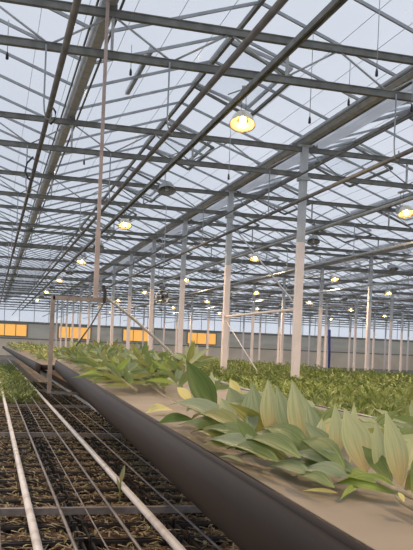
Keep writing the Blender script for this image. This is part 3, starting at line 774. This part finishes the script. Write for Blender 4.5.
r = empty('fallen_leaf', onz(160, 413, ZBELT)); m = MB(); leaf_px(m, (174, 411), (146, 413), 14, m_ := False, hb=.012, ht=.012, off=r.location.copy()) if False else leaf_px(m, (174, 411), (146, 413), 14, hb=.012, ht=.012, off=r.location.copy())
m.build('blade', 'lf_yellow', r); tag(r, 'yellow fallen leaf on the belt left of the foreground heap', 'leaf')

def heap_stem(P0, direction, L, rr, nleaf=15, ll=(.11, .17), lift=.10, pal=(0, 0, 1, 1, 2, 3, 3, 4, 5), vz=.75):
    """a cut stem lying on the belt, leaves all round, parts: stem and foliage"""
    dx, dy = math.sin(direction), math.cos(direction)
    h0 = rr.uniform(.01, .05); pts = [Vector((dx * L * t, dy * L * t, h0 + lift * math.sin(t * 2.2) * rr.uniform(.85, 1))) for t in (0, .2, .4, .6, .8, 1)]
    r = empty('cut_lily_stem', P0)
    MB().tube(pts, [.006, .006, .0055, .005, .0045, .003], 6).build('stem', 'stem', r)
    m = MB()
    for i in range(nleaf):
        t = .12 + .85 * (i + rr.random()) / nleaf; k = min(int(t * 5), 4); b = pts[k].lerp(pts[k + 1], t * 5 - k)
        a = rr.uniform(-.5, PI + .5); l = rr.uniform(*ll); fw = rr.uniform(.15, .9)
        v = Vector((dx * fw - dy * math.cos(a), dy * fw + dx * math.cos(a), max(-.25, math.sin(a) * vz))).normalized() * l
        tp = b + v; tp.z = max(tp.z, .008)
        m.leaf(b, tp, rr.uniform(.03, .048), (-dx * .3, -dy * .6, 1 - abs(v.z / l)), rr.uniform(-.02, .12), .3, rr.choice(pal), 5, rr.uniform(-.5, .5))
    m.build('foliage', ['lf_green', 'lf_grey', 'lf_pale', 'lf_olive', 'lf_yellow', 'lf_bright', 'lf_streak'], r)
    return r
rr = random.Random(5)
def put(y, xl, far=False, L=None, **k):
    p = belt_pt(xl, y) if not far else Vector((xl, y, CH - .385))
    return heap_stem(p, (BA if not far else 0) + rr.uniform(-.35, .35), L or rr.uniform(.45, .7), rr, **k)
y = 4.5
while y < 12.4:                      # middle heap: it keeps to the left side of the belt and spreads farther back
    wmax = 1.02 + max(0, y - 6.5) * .09
    for q in range(4):
        o = put(y + rr.uniform(-.1, .1), rr.uniform(.60, min(wmax, 1.42)), nleaf=22, lift=rr.uniform(.04, .20), ll=(.13, .20), vz=.5, pal=(0, 0, 0, 3, 3, 1, 1, 2, 5))
        tag(o, 'cut lily stem in the leafy heap beyond the bare stretch of belt', 'cut lily', 'cut lilies of the middle heap')
    y += .34
y = 14.0
while y < 42:
    for q in range(2):
        o = put(y, rr.uniform(.95, 1.75), True, nleaf=17, lift=rr.uniform(.08, .24), ll=(.15, .22), vz=.5)
        tag(o, 'cut lily stem heaped on the far belt', 'cut lily', 'cut lilies of the far belt')
    y += .6
fore = [(1.45, 1.02), (1.7, 1.18), (1.9, 1.0), (2.05, 1.3), (2.3, 1.1), (2.5, .95), (2.6, 1.05), (2.85, 1.05), (3.05, .9), (1.5, 1.35), (2.2, .9), (1.95, .82)]
for y, xl in fore:
    o = put(y, xl, L=rr.uniform(.4, .6), nleaf=16, lift=rr.uniform(.0, .03), ll=(.10, .145), pal=(1, 2, 2, 6, 0, 0, 1, 3), vz=.22)
    tag(o, 'cut lily stem buried at the back of the foreground heap', 'cut lily', 'cut lilies at the back of the foreground heap')
o = put(3.55, .86, L=.8, nleaf=4, lift=.02); tag(o, 'nearly leafless cut lily stem on the bare stretch of belt', 'cut lily')

# ------------------------------------------------------------------ light
W = bpy.data.worlds.new('sky'); SC.world = W; W.use_nodes = True; nt = W.node_tree; bg = nt.nodes['Background']
tc = nt.nodes.new('ShaderNodeTexCoord'); nz = nt.nodes.new('ShaderNodeTexNoise'); nz.inputs['Scale'].default_value = 2.2; nz.inputs['Detail'].default_value = 4
rp = nt.nodes.new('ShaderNodeValToRGB'); rp.color_ramp.elements[0].position = .3; rp.color_ramp.elements[1].position = .7
rp.color_ramp.elements[0].color = (.53, .57, .64, 1); rp.color_ramp.elements[1].color = (.66, .695, .76, 1)
nt.links.new(tc.outputs['Generated'], nz.inputs['Vector']); nt.links.new(nz.outputs['Fac'], rp.inputs['Fac']); nt.links.new(rp.outputs['Color'], bg.inputs['Color'])
bg.inputs['Strength'].default_value = 1.15
ld = bpy.data.lights.new('lamp_and_fill_light', 'AREA'); ld.shape = 'DISK'; ld.size = .22; ld.color = (1, .70, .42); ld.energy = 120
unseen_fill_spots = [(3.02, .4), (-1.73, 4.9), (7.75, 4.9), (-1.73, -4.1), (-1.73, 13.9), (12.5, 9.4), (12.5, .4), (-1.73, 22.9)]  # unseen lights out of frame, no fixtures, added to warm the foreground
for X, Y in lit_spots + unseen_fill_spots:
    o = bpy.data.objects.new('lamp_and_fill_light', ld); COL.objects.link(o); o.location = (X, Y, CH + 2.76)
SC.view_settings.view_transform = 'Standard'; SC.view_settings.look = 'None'; SC.view_settings.gamma = 1; SC.view_settings.use_curve_mapping = False
SC.view_settings.exposure = 0.1
SC.cycles.max_bounces = 8; SC.cycles.transparent_max_bounces = 24; SC.cycles.use_denoising = True
